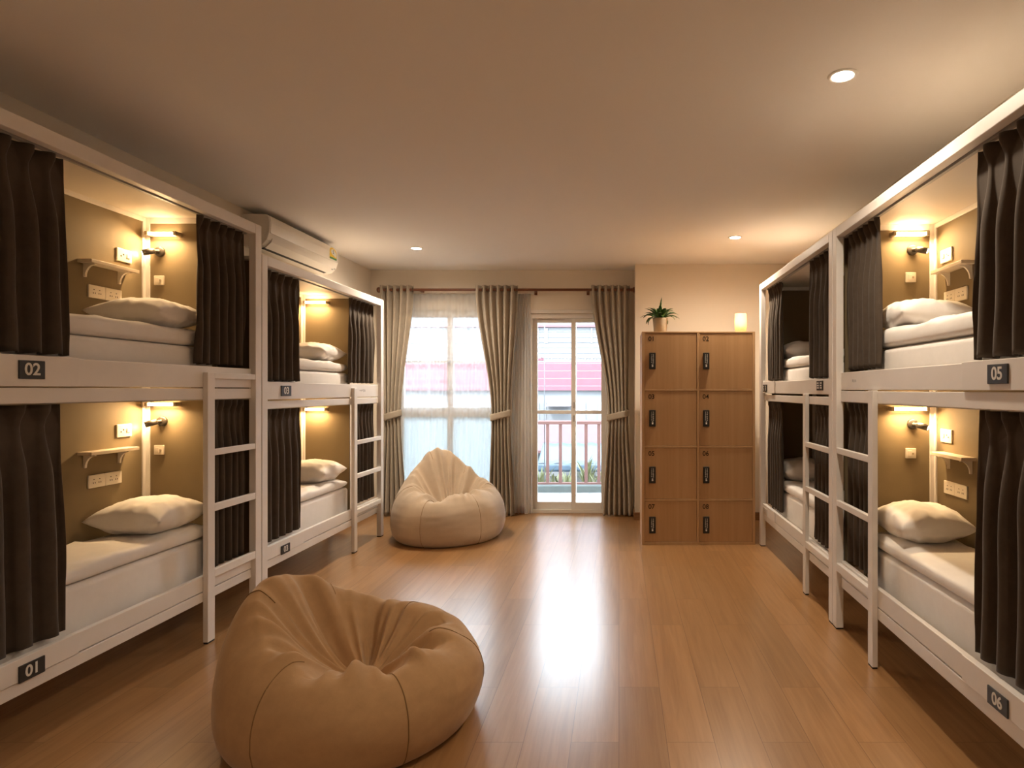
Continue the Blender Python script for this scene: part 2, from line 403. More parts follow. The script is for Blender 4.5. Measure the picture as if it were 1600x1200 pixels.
# sliding door
df = MB()
df.box((DX0, fy0, 0), (DX0+.05, fy1+.03, DZ1)); df.box((DX1-.05, fy0, 0), (DX1, fy1+.03, DZ1)); df.box((DX0+.05, fy0, DZ1-.055), (DX1-.05, fy1+.03, DZ1)); df.box((DX0+.05, fy0, 0), (DX1-.05, fy1+.03, .04))
df.box((DX0-.035, YB-.012, 0), (DX0, YB, DZ1+.035)); df.box((DX1, YB-.012, 0), (DX1+.035, YB, DZ1+.035)); df.box((DX0, YB-.012, DZ1), (DX1, YB, DZ1+.035))
door = put('door_1', df, M['upvc'], bevel=.003)
struct(door, 'white framed sliding glass door to the balcony', 'door')
dm = (896-967)/138.5
for xa, xb, yy in ((DX0+.05, dm+.028, fy0+.05), (dm-.028, DX1-.05, fy0+.008)):
    s = MB(); a, b = yy, yy+.038
    s.box((xa, a, .04), (xa+.05, b, DZ1-.055)); s.box((xb-.05, a, .04), (xb, b, DZ1-.055))
    s.box((xa+.05, a+.001, DZ1-.10), (xb-.05, b-.001, DZ1-.055)); s.box((xa+.05, a+.001, .04), (xb-.05, b-.001, .12)); s.box((xa+.05, a+.006, 1.125), (xb-.05, b-.006, 1.165))
    sash = put('sash', s, M['upvc'], door, bevel=.003)
    put('pane', MB().box((xa+.05, a+.017, .12), (xb-.05, a+.021, DZ1-.10)), M['glass'], sash)
put('latch', MB().box((dm-.006, fy0-.006, 1.19), (dm+.010, fy0+.008, 1.26)).box((dm-.006, fy0-.006, 1.04), (dm+.010, fy0+.008, 1.11)), M['track'], door, bevel=.002)

# ------------------------------------------------------------------ cloth
def bunk_curtain(xw, ya0, ya1, yb0, yb1, z0, z1, amp, n, seed, label, side):
    rnd = random.Random(seed)
    am = [rnd.uniform(.72, 1.12) for _ in range(n*2+4)]
    nu, nv = n*16+1, 34
    tot = abs(z1-z0)
    def fn(u, t):
        uu = u + .018*noise.noise((u*5.0+seed, t*1.2, 3.1))*smooth(0, .25, t)
        ph = n*uu
        sv = math.sin(2*PI*ph)
        f = math.copysign(abs(sv)**.62, sv)*am[min(len(am)-1, int(max(0, ph*2)))]
        hz = t*tot
        a = .95 if hz < .02 else lerp(.95, .22, smooth(.02, .085, hz))
        if hz > .085: a = lerp(.22, 1.0, smooth(.085, .34, hz))
        z = z1 - hz
        if hz < .085:      # pinched pleat heads lean together
            pinch = .22*smooth(.0, .085, hz)
        else: pinch = .22*(1-smooth(.085, .28, hz))
        k = math.floor(ph*1.0+.25)-.0
        uc = (k)/n
        uu2 = lerp(uu, max(0, min(1, uc)), pinch*2.2)
        y = lerp(lerp(ya0, ya1, uu2), lerp(yb0, yb1, uu2), t)
        v = amp*f*a + .004*noise.noise((u*9+seed, t*4, .5))
        z += .004*sv if t > .98 else 0
        return (xw - side*v, y, z)
    mb = MB().grid(fn, nu, nv)
    o = put('privacy_curtain', mb, M['shade'], recalc=False, solid=.003)
    return tag(o, label, 'curtain', 'brown privacy curtains on the bunks')

def mattress(x0, x1, y0, y1, z0, z1, label):
    bm = bmesh.new(); bmesh.ops.create_cube(bm, size=1)
    bmesh.ops.scale(bm, vec=(abs(x1-x0), y1-y0, z1-z0), verts=bm.verts)
    bmesh.ops.translate(bm, vec=((x0+x1)/2, (y0+y1)/2, (z0+z1)/2), verts=bm.verts)
    bmesh.ops.bevel(bm, geom=list(bm.edges), offset=.028, segments=5, profile=.5, affect='EDGES')
    mb = MB(); bm.verts.ensure_lookup_table()
    mb.add([v.co.copy() for v in bm.verts], [[v.index for v in f.verts] for f in bm.faces], 0, True); bm.free()
    return tag(put('mattress', mb, M['sheet']), label, 'mattress', 'white bunk mattresses')

def duvet(x0, x1, y0, y1, z0, z1, seed, label):
    """soft thick quilt lying flat over a mattress"""
    xa, xb = min(x0, x1), max(x0, x1)
    cx, cy, cz = (xa+xb)/2, (y0+y1)/2, (z0+z1)/2
    hx, hy, hz = (xb-xa)/2, (y1-y0)/2, (z1-z0)/2
    nx, ny = 26, 100
    def prof(s):  # s 0..1 round the cross-section -> (px,pz) superellipse
        t = 2*PI*s
        c, q = math.cos(t), math.sin(t)
        return math.copysign(abs(c)**.30, c), math.copysign(abs(q)**.55, q)
    def fn(u, v):
        px, pz = prof(u)
        y = lerp(-1, 1, v); end = (1-abs(y)**14)**.5 if abs(y) < 1 else 0.02
        X = cx + px*hx*(.965+.035*end); Y = cy + y*hy; Z = cz + pz*hz*max(.25, end)
        nn = noise.noise((X*3+seed, Y*2.2, 1.7)) + .5*noise.noise((X*9+seed, Y*6, 4.2))
        r = 1-abs(noise.noise((X*5+Y*2.5+seed, Y*1.7-X, 8.1)))*2
        if pz > 0: Z += pz*(.012*nn + .013*max(0, r)**3)
        X += .004*nn*px
        return (X, Y, max(z0+.001, Z))
    mb = MB().grid(fn, 40, ny, closeu=True)
    n = 40
    mb.f.append(list(range(n))); mb.m.append(0); mb.sm.append(True)
    mb.f.append(list(range(n*(ny-1), n*ny))); mb.m.append(0); mb.sm.append(True)
    return tag(put('duvet', mb, M['sheet']), label, 'duvet', 'white bunk duvets')

def pillow(c, lx, ly, hz, rot, tilt, seed, label):
    nu = 36
    mtx = Matrix.Translation(c) @ Matrix.Rotation(rot, 4, 'Z') @ Matrix.Rotation(tilt[0], 4, 'X') @ Matrix.Rotation(tilt[1], 4, 'Y')
    def half(sgn):
        def fn(u, v):
            x = 2*u-1; y = 2*v-1
            # edges pull in between the corners
            ex = 1 - .07*(1-y*y); ey = 1 - .09*(1-x*x)
            e = max(0.0, (1-x*x))**.44*max(0.0, (1-y*y))**.44
            X = x*lx/2*ey if False else x*lx/2*(1-.08*(1-abs(y)**2)*abs(x)**4)
            Y = y*ly/2*(1-.08*(1-abs(x)**2)*abs(y)**4)
            wr = .012*noise.noise((x*2.2+seed, y*2.2, sgn))*e + .006*noise.noise((x*6+seed, y*6, sgn*2))*e
            d = max(abs(x), abs(y))
            cr = .007*math.sin(14*math.atan2(y, x)+seed)*smooth(.45, .9, d)*e
            Z = sgn*(hz/2*e) + (wr+cr)
            return mtx @ Vector((X, Y, Z))
        return fn
    mb = MB().grid(half(1), nu, nu).grid(half(-1), nu, nu)
    o = put('pillow', mb, M['sheet'])
    bm = bmesh.new(); bm.from_mesh(o.data); bmesh.ops.remove_doubles(bm, verts=bm.verts, dist=.0008)
    bmesh.ops.recalc_face_normals(bm, faces=bm.faces); bm.to_mesh(o.data); bm.free()
    return tag(o, label, 'pillow', 'white bunk pillows')

# ------------------------------------------------------------------ bunk fixtures
TUBE = 1.6
def tube_light(x0, x1, y, z, label):
    xa, xb = min(x0, x1), max(x0, x1)
    yc = y-.042
    e = empty('tube_light', ((xa+xb)/2, yc, z-.012), label, 'light', 'glowing tube lights inside the bunks')
    put('diffuser', MB().tube((xa+.012, yc, z), (xb-.012, yc, z), .0085, n=14), M['tube'], e)
    put('housing', MB().box((xa, y-.006, z-.009), (xb, y, z+.009)), M['socket'], e, bevel=.002)
    l = bpy.data.lights.new('tube_beam', 'AREA'); l.shape = 'RECTANGLE'; l.size = xb-xa-.03; l.size_y = .012; l.energy = TUBE; l.color = (1, .66, .33)
    lo = bpy.data.objects.new('tube_beam', l); COL.objects.link(lo); lo.location = ((xa+xb)/2, yc-.004, z-.011); lo.rotation_euler = (R(-22), 0, 0)
    for a, b in ((xa-.006, xa+.012), (xb-.012, xb+.006)):
        put('end_cap', MB().box((a, y-.054, z-.012), (b, y, z+.012)), M['tubecap'], e, bevel=.003)
    return e

def reading_lamp(x, y, z, sx, label):
    """small wall spotlight, head turned towards -Y and sx in X, tilted down"""
    e = empty('reading_lamp', (x, y, z-.03), label, 'lamp', 'bronze reading lamps inside the bunks')
    put('wall_plate', MB().lathe((x, y, z), [(.0001, -.016), (.024, -.016), (.029, -.012), (.029, 0), (.0001, 0)], 28, axis='Y'), M['lampmetal'], e)
    p0 = Vector((x, y-.014, z)); p1 = Vector((x+sx*.014, y-.036, z-.002))
    put('arm', MB().tube(p0, p1, .012, .010), M['lampmetal'], e)
    d = Vector((sx*.85, -.42, -.30)).normalized()
    a = p1 - d*.004; b = p1 + d*.052
    mbh = MB().tube(a, b, .0165, .0165, 20, caps=False)
    mbh.tube(a, a-d*.004, .0165, .010, 20)
    put('lamp_head', mbh, M['lampmetal'], e, solid=.002, recalc=False)
    put('lens', MB().tube(b-d*.006, b+d*.003, .0145, .010, 18), M['led'], e)
    l = bpy.data.lights.new('reading_beam', 'SPOT'); l.energy = .55; l.color = (1, .70, .38); l.spot_size = R(165); l.spot_blend = 1; l.shadow_soft_size = .012
    lo = bpy.data.objects.new('reading_beam', l); COL.objects.link(lo); lo.location = b+d*.006; lo.rotation_euler = Vector((sx*.45, -.45, -.75)).to_track_quat('-Z', 'Y').to_euler()
    return e

def wall_socket(kind, c, nrm, w, h, label, axis):
    """ivory face plate; axis 'X' = on the back lining, 'Y' = on the headboard"""
    n = -1 if nrm < 0 else 1
    mb = MB(); x, y, z = c
    def b(u0, u1, z0, z1, t0, t1, mi=0):
        if axis == 'X': mb.box((x+n*t0, y+u0, z+z0), (x+n*t1, y+u1, z+z1), mi)
        else: mb.box((x+u0, y+n*t0, z+z0), (x+u1, y+n*t1, z+z1), mi)
    b(-w/2, w/2, -h/2, h/2, 0, .009)
    o = empty({'switch': 'light_switch'}.get(kind, 'power_socket'), (x, y, z-h/2), label, 'switch' if kind == 'switch' else 'socket', {'switch': 'headboard switches'}.get(kind, 'ivory socket plates in the bunks'))
    put('face_plate', mb, M['socket'], o, bevel=.003)
    mb = MB()
    if kind == 'switch':
        b(-.018, .004, -.016, .016, .009, .013)
        put('rocker', mb, M['socket'], o, bevel=.002); mb = MB()
        b(.006, .016, -.006, .006, .009, .0155)
        put('knob', mb, M['tubecap'], o, bevel=.002)
    elif kind == 'single':
        b(w*.12, w*.36, -.012, .012, .009, .013)
        put('rocker', mb, M['socket'], o, bevel=.002); mb = MB()
        b(-w*.28, -w*.20, -.010, -.002, .0088, .0094); b(-w*.12, -w*.04, .0, .009, .0088, .0094)
        put('slot', mb, M['ink'], o)
    else:
        for u in (-w*.17, w*.17):
            b(u-.006, u+.001, .008, .012, .0088, .0094); b(u-.009, u-.005, -.012, -.004, .0088, .0094); b(u+.003, u+.007, -.012, -.004, .0088, .0094)
        put('slot', mb, M['ink'], o)
    return o

def shelf(xb, side, ya, yb, z, depth, label):
    """narrow shelf on two curved brackets; xb = lining face, goes towards the aisle"""
    x1 = xb - side*depth
    e = empty('wall_shelf', ((xb+x1)/2, (ya+yb)/2, z-.09), label, 'shelf', 'little shelves inside the bunks')
    put('board', MB().box((xb, ya, z-.018), (x1, yb, z)), M['shelf'], e, bevel=.002)
    for y in (ya+.035, yb-.06):
        poly = [(xb, z-.018), (x1+side*.015, z-.018), (x1+side*.015, z-.024)]
        for i in range(7):
            t = i/6*PI/2
            poly.append((xb - side*(.010+(depth-.028)*(1-math.sin(t))), z-.024-.062*(1-math.cos(t))))
        poly.append((xb, z-.086))
        put('bracket', MB().prism(poly, y, y+.012, 'Y'), M['socket'], e)
    return e

# ------------------------------------------------------------------ bunks
def bunk(side, xf, xb, y0, y1, top, tr_bot, ub, ubb, lr_t, lr_b, bb, bbb, br_t, br_b, lad, lad_end, rungs, lad_top, pf, pn, fasc, plates, label):
    X = lambda v: xf + side*v
    D = abs(xb-xf)
    e = empty('bunk_bed', (X(D/2), (y0+y1)/2, 0), label, 'bunk bed', 'white two tier bunk beds')
    def bx(v0, v1, a, b, z0, z1, mb=None, mi=0): return (mb or MB()).box((X(v0), a, z0), (X(v1), b, z1), mi)
    PW = .062
    for a in (y0, y1-PW):
        for v0, v1 in ((0, .043), (D-.043, D)):
            p = put('post', bx(v0, v1, a, a+PW, .008, top), M['white'], e, bevel=.003)
            put('foot_pad', bx(v0+.002, v1-.002, a+.002, a+PW-.002, 0, .008), M['rubber'], p)
    a, b = y0+PW, y1-PW
    put('top_rail', bx(0, .045, a, b, tr_bot, top), M['white'], e, bevel=.003)
    put('guard_board', bx(.028, .054, a, b, ubb, ub), M['white'], e, bevel=.003)
    put('side_rail', bx(.028, .054, a, b, lr_b, lr_t), M['white'], e, bevel=.003)
    put('bed_board', bx(.028, .054, a, b, bbb, bb), M['white'], e, bevel=.003)
    put('bottom_rail', bx(.028, .054, a, b, br_b, br_t), M['white'], e, bevel=.003)
    for z0, z1 in ((ubb, ub), (bbb, bb)):
        put('number_board', bx(.018, .028, max(a, fasc[0]), min(b, fasc[1]), z0, z1+.004), M['white'], e, bevel=.002)
    # inside
    put('canopy', bx(.045, D, y0+.01, y1-.01, top-.030, top-.008), M['canopy'], e)
    put('bed_base', bx(.054, D-.02, pn, pf, ubb+.002, ubb+.030), M['canopy'], e)
    put('bed_base', bx(.054, D-.02, pn, pf, bbb+.002, bbb+.030), M['canopy'], e)
    put('back_lining', bx(D-.018, D-.002, pn, pf, bbb+.03, ubb), M['panel'], e)
    put('back_lining', bx(D-.018, D-.002, pn, pf, ubb+.03, top-.03), M['panel'], e)
    for y, dy in ((pf, .016), (pn-.016, .016)):
        put('headboard', bx(.100, D-.018, y, y+dy, bbb+.03, ubb), M['panel'], e)
        put('headboard', bx(.100, D-.018, y, y+dy, ubb+.03, top-.03), M['panel'], e)
    tw = .030
    for z0, z1 in ((bbb+.03, ubb), (ubb+.03, top-.03)):
        t = bx(D-.018-tw, D-.018, pf-.010, pf, z0, z1); bx(D-.028, D-.018, pf-tw, pf-.010, z0, z1, t)
        put('corner_trim', t, M['white'], e, bevel=.002)
    t = bx(.100, D-.018-tw, pf-.010, pf, top-.062, top-.03); bx(D-.028, D-.018, pn, pf-tw, top-.056, top-.03, t)
    put('cornice_trim', t, M['white'], e, bevel=.002)
    put('curtain_track', bx(.056, .074, a, b, tr_bot-.004, tr_bot+.022), M['track'], e)
    put('curtain_track', bx(.056, .074, a, b, lr_b-.004, lr_b+.018), M['track'], e)
    # ladder
    st = bx(0, .028, lad[0], lad[1], .008, lad_top)
    L = put('ladder', st, M['white'], e, bevel=.003)
    put('foot_pad', bx(.002, .026, lad[0]+.002, lad[1]-.002, 0, .008), M['rubber'], L)
    r0, r1 = (lad[1], y1-PW) if lad_end == 'far' else (y0+PW, lad[0])
    for z0, z1 in rungs:
        put('rung', bx(.001, .026, r0, r1, z0, z1), M['white'], L, bevel=.003)
    # number plates
    for ya, yb, z0, z1, s, kind in plates:
        m = M['plate'] if kind != 'pale' else M['palep']
        vf = .018 if fasc[0] <= (ya+yb)/2 <= fasc[1] else .028
        p = put('number_plate', bx(vf-.006, vf, ya, yb, z0, z1), m, e, bevel=.0015)
        if s:
            mb = MB()
            cen = (X(vf-.0065), (ya+yb)/2, (z0+z1)/2)
            right = (0, -side, 0)    # reading direction as seen from the aisle
            w_ = yb-ya
            text_mb(mb, s, min((z1-z0)*.92, w_*.80), face_mtx(cen, right, (0, 0, 1)), 0, .0006, .0012)
            put('numeral', mb, M['num'], p)
            p['label'] = 'dark plate reading ' + s
        elif kind == 'marks':
            mb = MB(); rr = random.Random(int(ya*100))
            for i in range(2):
                for j in range(3):
                    yy = lerp(ya, yb, .25+.5*i) ; zz = lerp(z0, z1, .25+.25*j)
                    bx(vf-.0072, vf-.006, yy-.016*rr.uniform(.6, 1.3), yy+.016, zz-.004, zz+.005, mb)
            put('worn_lettering', mb, M['num'], p)
        elif kind == 'pale':
            mb = MB()
            bx(vf-.0068, vf-.006, lerp(ya, yb, .25), lerp(ya, yb, .75), lerp(z0, z1, .3), lerp(z0, z1, .38), mb)
            bx(vf-.0068, vf-.006, lerp(ya, yb, .3), lerp(ya, yb, .75), lerp(z0, z1, .55), lerp(z0, z1, .63), mb)
            put('worn_lettering', mb, M['scuff'], p)
            p['label'] = 'faded pale number plate'
    return e

XLF, XRF = -2.261, 1.27
XLB, XRB = -2.792, 1.776
fix = .018
# left bunk by the camera: 01 below, 02 above
B1 = bunk(-1, XLF, XLB, 1.885, 3.888, 2.435, 2.372, 1.53, 1.413, 1.408, 1.346, .372, .289, .284, .232, (3.38, 3.44), 'far',
     [(1.462, 1.496), (1.032, 1.067), (.720, .760), (.350, .396)], 1.497, 3.60, 1.96, (1.947, 2.594),
     [(2.330, 2.435, 1.442, 1.513, '02', ''), (2.330, 2.435, .284, .349, '01', '')],
     'long white bunk bed with number plates 01 and 02')
B2 = bunk(-1, XLF, XLB, 3.895, 5.905, 2.26, 2.20, 1.447, 1.336, 1.326, 1.275, .375, .293, .287, .234, (5.255, 5.315), 'far',
     [(.925, .960), (.632, .670), (.322, .362)], 1.415, 5.38, 3.965, (3.957, 4.446),
     [(4.14, 4.265, 1.357, 1.428, '03', ''), (4.14, 4.25, .285, .345, '03', '')],
     'lower white bunk bed with plate 03 under the air conditioner')
B3 = bunk(1, XRF, XRB, 1.63, 3.652, 2.348, 2.293, 1.50, 1.398, 1.392, 1.330, .402, .312, .306, .248, (3.078, 3.136), 'far',
     [(1.028, 1.062), (.722, .757), (.342, .390)], 1.396, 3.42, 1.71, (1.692, 2.31),
     [(2.028, 2.14, 1.420, 1.487, '05', ''), (2.028, 2.14, .312, .374, '06', '')],
     'white bunk bed with number plates 05 and 06')
B4 = bunk(1, XRF, XRB, 3.660, 5.555, 2.348, 2.293, 1.468, 1.370, 1.355, 1.303, .380, .300, .294, .240, (4.19, 4.245), 'near',
     [(1.012, 1.046), (.710, .745), (.324, .368)], 1.372, 5.49, 3.735, (5.10, 5.493),
     [(5.335, 5.475, 1.383, 1.445, '', 'marks'), (3.90, 4.02, 1.396, 1.458, '', 'marks'), (5.33, 5.47, .302, .36, '', 'pale')],
     'white bunk bed standing beside the oak lockers')
for par, ya, yb, z, n in ((B2, 5.42, 5.55, 1.395, 5), (B3, 3.36, 3.42, 1.45, 3)):
    side = -1 if par is B2 else 1; xx = XLF-.028 if side < 0 else XRF+.028
    mb = MB(); rr = random.Random(4)
    for i in range(n):
        y = lerp(ya, yb, (i+.5)/n)
        mb.box((xx, y-.007, z-.014*rr.uniform(.4, 1)), (xx-side*.0006, y+.006, z+.012*rr.uniform(.4, 1)))
    put('scuff_mark', mb, M['scuff'], par)

def bedding(side, xf, xb, pn, pf, zb, zt, zd, name, seed, pilw=None, pill=.40, ph=.19, rot=0, tilt=(0, 0), foldend=0):
    X = lambda v: xf+side*v
    D = abs(xb-xf)
    v0, v1 = .100, D-.030
    mattress(X(v0), X(v1), pn+.012, pf-.014, zb, zt, 'white fitted mattress on ' + name)
    duvet(X(v0-.004), X(v1), pn+.02, pf-.03, zt+.001, zd, seed, 'white quilted duvet spread over ' + name)
    vc = (v0+v1)/2
    pw = pilw or (v1-v0)*1.0
    pillow((X(vc), pf-.03-pill/2-.012, zd+ph/2-.010), pw, pill, ph, rot, tilt, seed, 'plump white pillow at the head of ' + name)

bedding(-1, XLF, XLB, 1.96, 3.60, .322, .552, .628, 'lower bunk 01', 3, ph=.20)
bedding(-1, XLF, XLB, 1.96, 3.60, 1.446, 1.640, 1.735, 'upper bunk 02', 5, ph=.17)
bedding(-1, XLF, XLB, 3.965, 5.38, .326, .552, .628, 'lower berth under plate 03', 11, ph=.20)
bedding(-1, XLF, XLB, 3.965, 5.38, 1.369, 1.545, 1.635, 'upper berth below the air conditioner', 14, ph=.17)
bedding(1, XRF, XRB, 1.71, 3.42, .345, .552, .630, 'lower bunk 06', 21, ph=.20)
bedding(1, XRF, XRB, 1.71, 3.42, 1.431, 1.612, 1.706, 'upper bunk 05', 24, ph=.17)
bedding(1, XRF, XRB, 3.735, 5.49, .333, .552, .630, 'lower berth beside the lockers', 31, ph=.20)
bedding(1, XRF, XRB, 3.735, 5.49, 1.403, 1.572, 1.650, 'upper berth beside the lockers', 34, ph=.17)

def curt(side, xf, ya0, ya1, yb0, yb1, z0, z1, n, seed, label):
    bunk_curtain(xf+side*.069, ya0, ya1, yb0, yb1, z0, z1, .025, n, seed, label, side)
# (near, far) on each berth
curt(-1, XLF, 1.955, 2.575, 1.955, 2.61, 1.545, 2.366, 7, 1, 'dark brown curtain hanging above number plate 02')
curt(-1, XLF, 3.386, 3.815, 3.375, 3.82, 1.545, 2.366, 6, 2, 'dark brown curtain by the pillow of upper bunk 02')
curt(-1, XLF, 1.955, 2.56, 1.955, 2.60, .386, 1.340, 6, 3, 'dark brown curtain hanging above number plate 01')
curt(-1, XLF, 3.47, 3.815, 3.46, 3.82, .386, 1.340, 6, 4, 'dark brown curtain behind the ladder of bunk 01')
curt(-1, XLF, 3.968, 4.48, 3.966, 4.49, 1.462, 2.194, 6, 5, 'dark brown curtain above the upper plate 03')
curt(-1, XLF, 5.30, 5.83, 5.27, 5.832, 1.462, 2.194, 6, 6, 'dark brown curtain by the pillow below the air conditioner')
curt(-1, XLF, 3.968, 4.48, 3.966, 4.50, .390, 1.269, 6, 7, 'dark brown curtain above the lower plate 03')
curt(-1, XLF, 5.40, 5.83, 5.39, 5.832, .390, 1.269, 6, 8, 'dark brown curtain behind the ladder next to the window drape')
curt(1, XRF, 1.705, 2.295, 1.705, 2.335, 1.515, 2.287, 6, 9, 'dark brown curtain hanging above number plate 05')
curt(1, XRF, 3.15, 3.58, 3.13, 3.582, 1.515, 2.287, 6, 10, 'dark brown curtain by the pillow of upper bunk 05')
curt(1, XRF, 1.705, 2.28, 1.705, 2.31, .416, 1.324, 6, 11, 'dark brown curtain hanging above number plate 06')
curt(1, XRF, 3.22, 3.58, 3.20, 3.582, .416, 1.324, 5, 12, 'dark brown curtain behind the ladder of bunk 06')
curt(1, XRF, 3.735, 4.31, 3.733, 4.32, 1.482, 2.287, 6, 13, 'dark brown upper curtain above the worn plate by the ladder')
curt(1, XRF, 5.05, 5.48, 5.03, 5.482, 1.482, 2.287, 6, 14, 'dark brown upper curtain next to the oak lockers')
curt(1, XRF, 3.735, 4.18, 3.733, 4.19, .394, 1.297, 6, 15, 'dark brown lower curtain behind the ladder past bunk 06')
curt(1, XRF, 5.04, 5.48, 5.02, 5.482, .394, 1.297, 6, 16, 'dark brown lower curtain next to the oak lockers')

# fixtures of the two bunks by the camera
LB = XLB + .018; RB = XRB - .018
def kit(side, face, yend, ks, zt, zl, zsw, zso, zsh, zdb, tx, lx, swx, so, sh, db, name):
    tube_light(tx[0], tx[1], yend, zt, 'lit tube light on the headboard of ' + name)
    reading_lamp(lx, yend, zl, side, 'small bronze reading lamp on the headboard of ' + name)
    wall_socket('switch', (swx, yend, zsw), -1, .058, .056, 'square ivory switch on the headboard of ' + name, 'Y')
    wall_socket('single', (face, (so[0]+so[1])/2, zso), -side, so[1]-so[0], .072, 'switched ivory socket above the shelf in ' + name, 'X')
    shelf(face, side, sh[0], sh[1], zsh, .075, 'narrow pale shelf on brackets in ' + name)
    wall_socket('double', (face, (db[0]+db[1])/2, zdb), -side, db[1]-db[0]-.002, .068, 'ivory twin socket under the shelf, at its foot end, in ' + name, 'X')
    wall_socket('double', (face, (db[1]+db[2])/2, zdb), -side, db[2]-db[1]-.002, .068, 'ivory twin socket under the shelf, nearer the headboard, in ' + name, 'X')
kit(-1, LB, 3.60, None, 2.305, 2.208, 2.04, 2.150, 2.072, 1.918, (-2.735, -2.565), -2.686, -2.69, (3.386, 3.49), (3.145, 3.46), (3.204, 3.31, 3.42), 'upper bunk 02')
kit(-1, LB, 3.60, None, 1.316, 1.216, 1.048, 1.172, 1.08, .917, (-2.735, -2.565), -2.672, -2.69, (3.386, 3.49), (3.145, 3.46), (3.204, 3.31, 3.42), 'lower bunk 01')
kit(1, RB, 3.42, None, 2.259, 2.177, 2.025, 2.119, 2.040, 1.890, (1.512, 1.700), 1.63, 1.622, (3.232, 3.345), (3.02, 3.32), (3.09, 3.20, 3.31), 'upper bunk 05')
kit(1, RB, 3.42, None, 1.295, 1.209, 1.047, 1.153, 1.066, .880, (1.500, 1.700), 1.632, 1.622, (3.232, 3.345), (3.02, 3.32), (3.09, 3.20, 3.31), 'lower bunk 06')
tube_light(-2.735, -2.535, 5.38, 2.160, 'lit tube light in the upper berth below the air conditioner')
tube_light(-2.735, -2.545, 5.38, 1.230, 'lit tube light in the lower berth under plate 03')

# ------------------------------------------------------------------ air conditioner
ay0, ay1 = 4.56, 5.68
e = empty('air_conditioner', (XL+.1, (ay0+ay1)/2, 2.455), 'white wall air conditioner with yellow sticker above bunk 03', 'air conditioner')
prof = [(0, 2.47), (.09, 2.462), (.150, 2.478), (.188, 2.52), (.205, 2.575), (.208, 2.64), (.200, 2.688), (.182, 2.704), (.05, 2.708), (0, 2.705)]
P = [(XL+.001+p, z) for p, z in prof]
put('casing', MB().prism(P, ay0, ay1, 'Y'), M['acbody'], e, bevel=.006)
put('front_panel', MB().prism([(XL+.2045, 2.566), (XL+.2095, 2.566), (XL+.2125, 2.64), (XL+.2035, 2.690), (XL+.1985, 2.690), (XL+.2075, 2.64)], ay0+.012, ay1-.012, 'Y'), M['acbody'], e, bevel=.001)
put('air_flap', MB().prism([(XL+.142, 2.470), (XL+.1885, 2.514), (XL+.1965, 2.535), (XL+.201, 2.535), (XL+.193, 2.507), (XL+.146, 2.463)], ay0+.05, ay1-.10, 'Y'), M['acbody'], e, bevel=.001)
put('air_slot', MB().prism([(XL+.118, 2.4625), (XL+.140, 2.4685), (XL+.142, 2.4635), (XL+.120, 2.4575)], ay0+.05, ay1-.10, 'Y'), M['acslot'], e)
ys = ay1-.115
poly = []
hz0, hz1, hw = 2.580, 2.655, .066
pts = [(ys-hw, hz0), (ys+hw, hz0), (ys+hw, 2.640)] + [(ys+hw*math.cos(t*PI/8), 2.640+.046*math.sin(t*PI/8)) for t in range(1, 8)] + [(ys-hw, 2.640)]
def onac(z): return XL + .2104 + (.2125-.2095)*max(0, min(1, (z-2.566)/(2.64-2.566))) - max(0, z-2.64)*.18
def sheet_on_ac(pts, t):
    mb = MB(); n = len(pts)
    vs = [(onac(z)+t, y, z) for y, z in pts] + [(onac(z)-.0005, y, z) for y, z in pts]
    return mb.add(vs, [tuple(range(n)), tuple(range(2*n-1, n-1, -1))] + [(i, n+i, n+(i+1)%n, (i+1)%n) for i in range(n)])
lab = put('energy_label', sheet_on_ac(pts, .0012), M['yellow'], e); lab['label'] = 'yellow arched energy sticker'
put('label_strip', sheet_on_ac([(ys-hw, hz0), (ys+hw, hz0), (ys+hw, hz0+.016), (ys-hw, hz0+.016)], .0018), M['green'], lab)
put('label_window', sheet_on_ac([(ys+.040*math.cos(t*PI/8), 2.646+.026*math.sin(t*PI/8)) for t in range(16)], .0018), M['num'], lab)
mb = MB(); text_mb(mb, '5', .045, face_mtx((onac(2.646)+.003, ys, 2.644), (0, 1, 0), (0, 0, 1)), 0, .0004); put('label_numeral', mb, M['ink'], lab)
put('indicator', MB().box((XL+.175, ay1-.07, 2.496), (XL+.182, ay1-.05, 2.503)).box((XL+.185, ay1-.045, 2.505), (XL+.192, ay1-.03, 2.512)), M['track'], e)

# ------------------------------------------------------------------ downlights
def downlight(x, y, label, power, vis=True):
    e = empty('downlight', (x, y, ZC-.006), label, 'ceiling light', 'recessed ceiling downlights')
    put('trim_ring', MB().lathe((x, y, ZC), [(.044, 0), (.046, -.005), (.060, -.005), (.063, -.001), (.063, 0)], 36), M['upvc'], e)
    put('lens', MB().lathe((x, y, ZC), [(.0001, -.0035), (.044, -.0030), (.044, -.0005), (.0001, -.0005)], 32), M['down'], e)
    l = bpy.data.lights.new('downlight_beam', 'SPOT'); l.energy = power; l.color = (1.0, .82, .62); l.spot_size = R(172); l.spot_blend = 1.0; l.shadow_soft_size = .04
    lo = bpy.data.objects.new('downlight_beam', l); COL.objects.link(lo); lo.location = (x, y, ZC-.02)
    return e
downlight(.962, 2.64, 'bright round downlight above bunk 05', 32)
downlight(-1.93, 5.86, 'round downlight in front of the air conditioner', 66)
downlight(1.03, 5.44, 'round downlight above the oak lockers', 56)
downlight(-1.5, -.35, 'added unseen fill downlight behind the camera near bunk 01', 16)  # out-of-view fill lamp, added to brighten the near bunks and bean bag
downlight(.96, -.35, 'added unseen fill downlight behind the camera near bunk 05', 16)  # second added fill lamp, unseen, also lifts the locker fronts

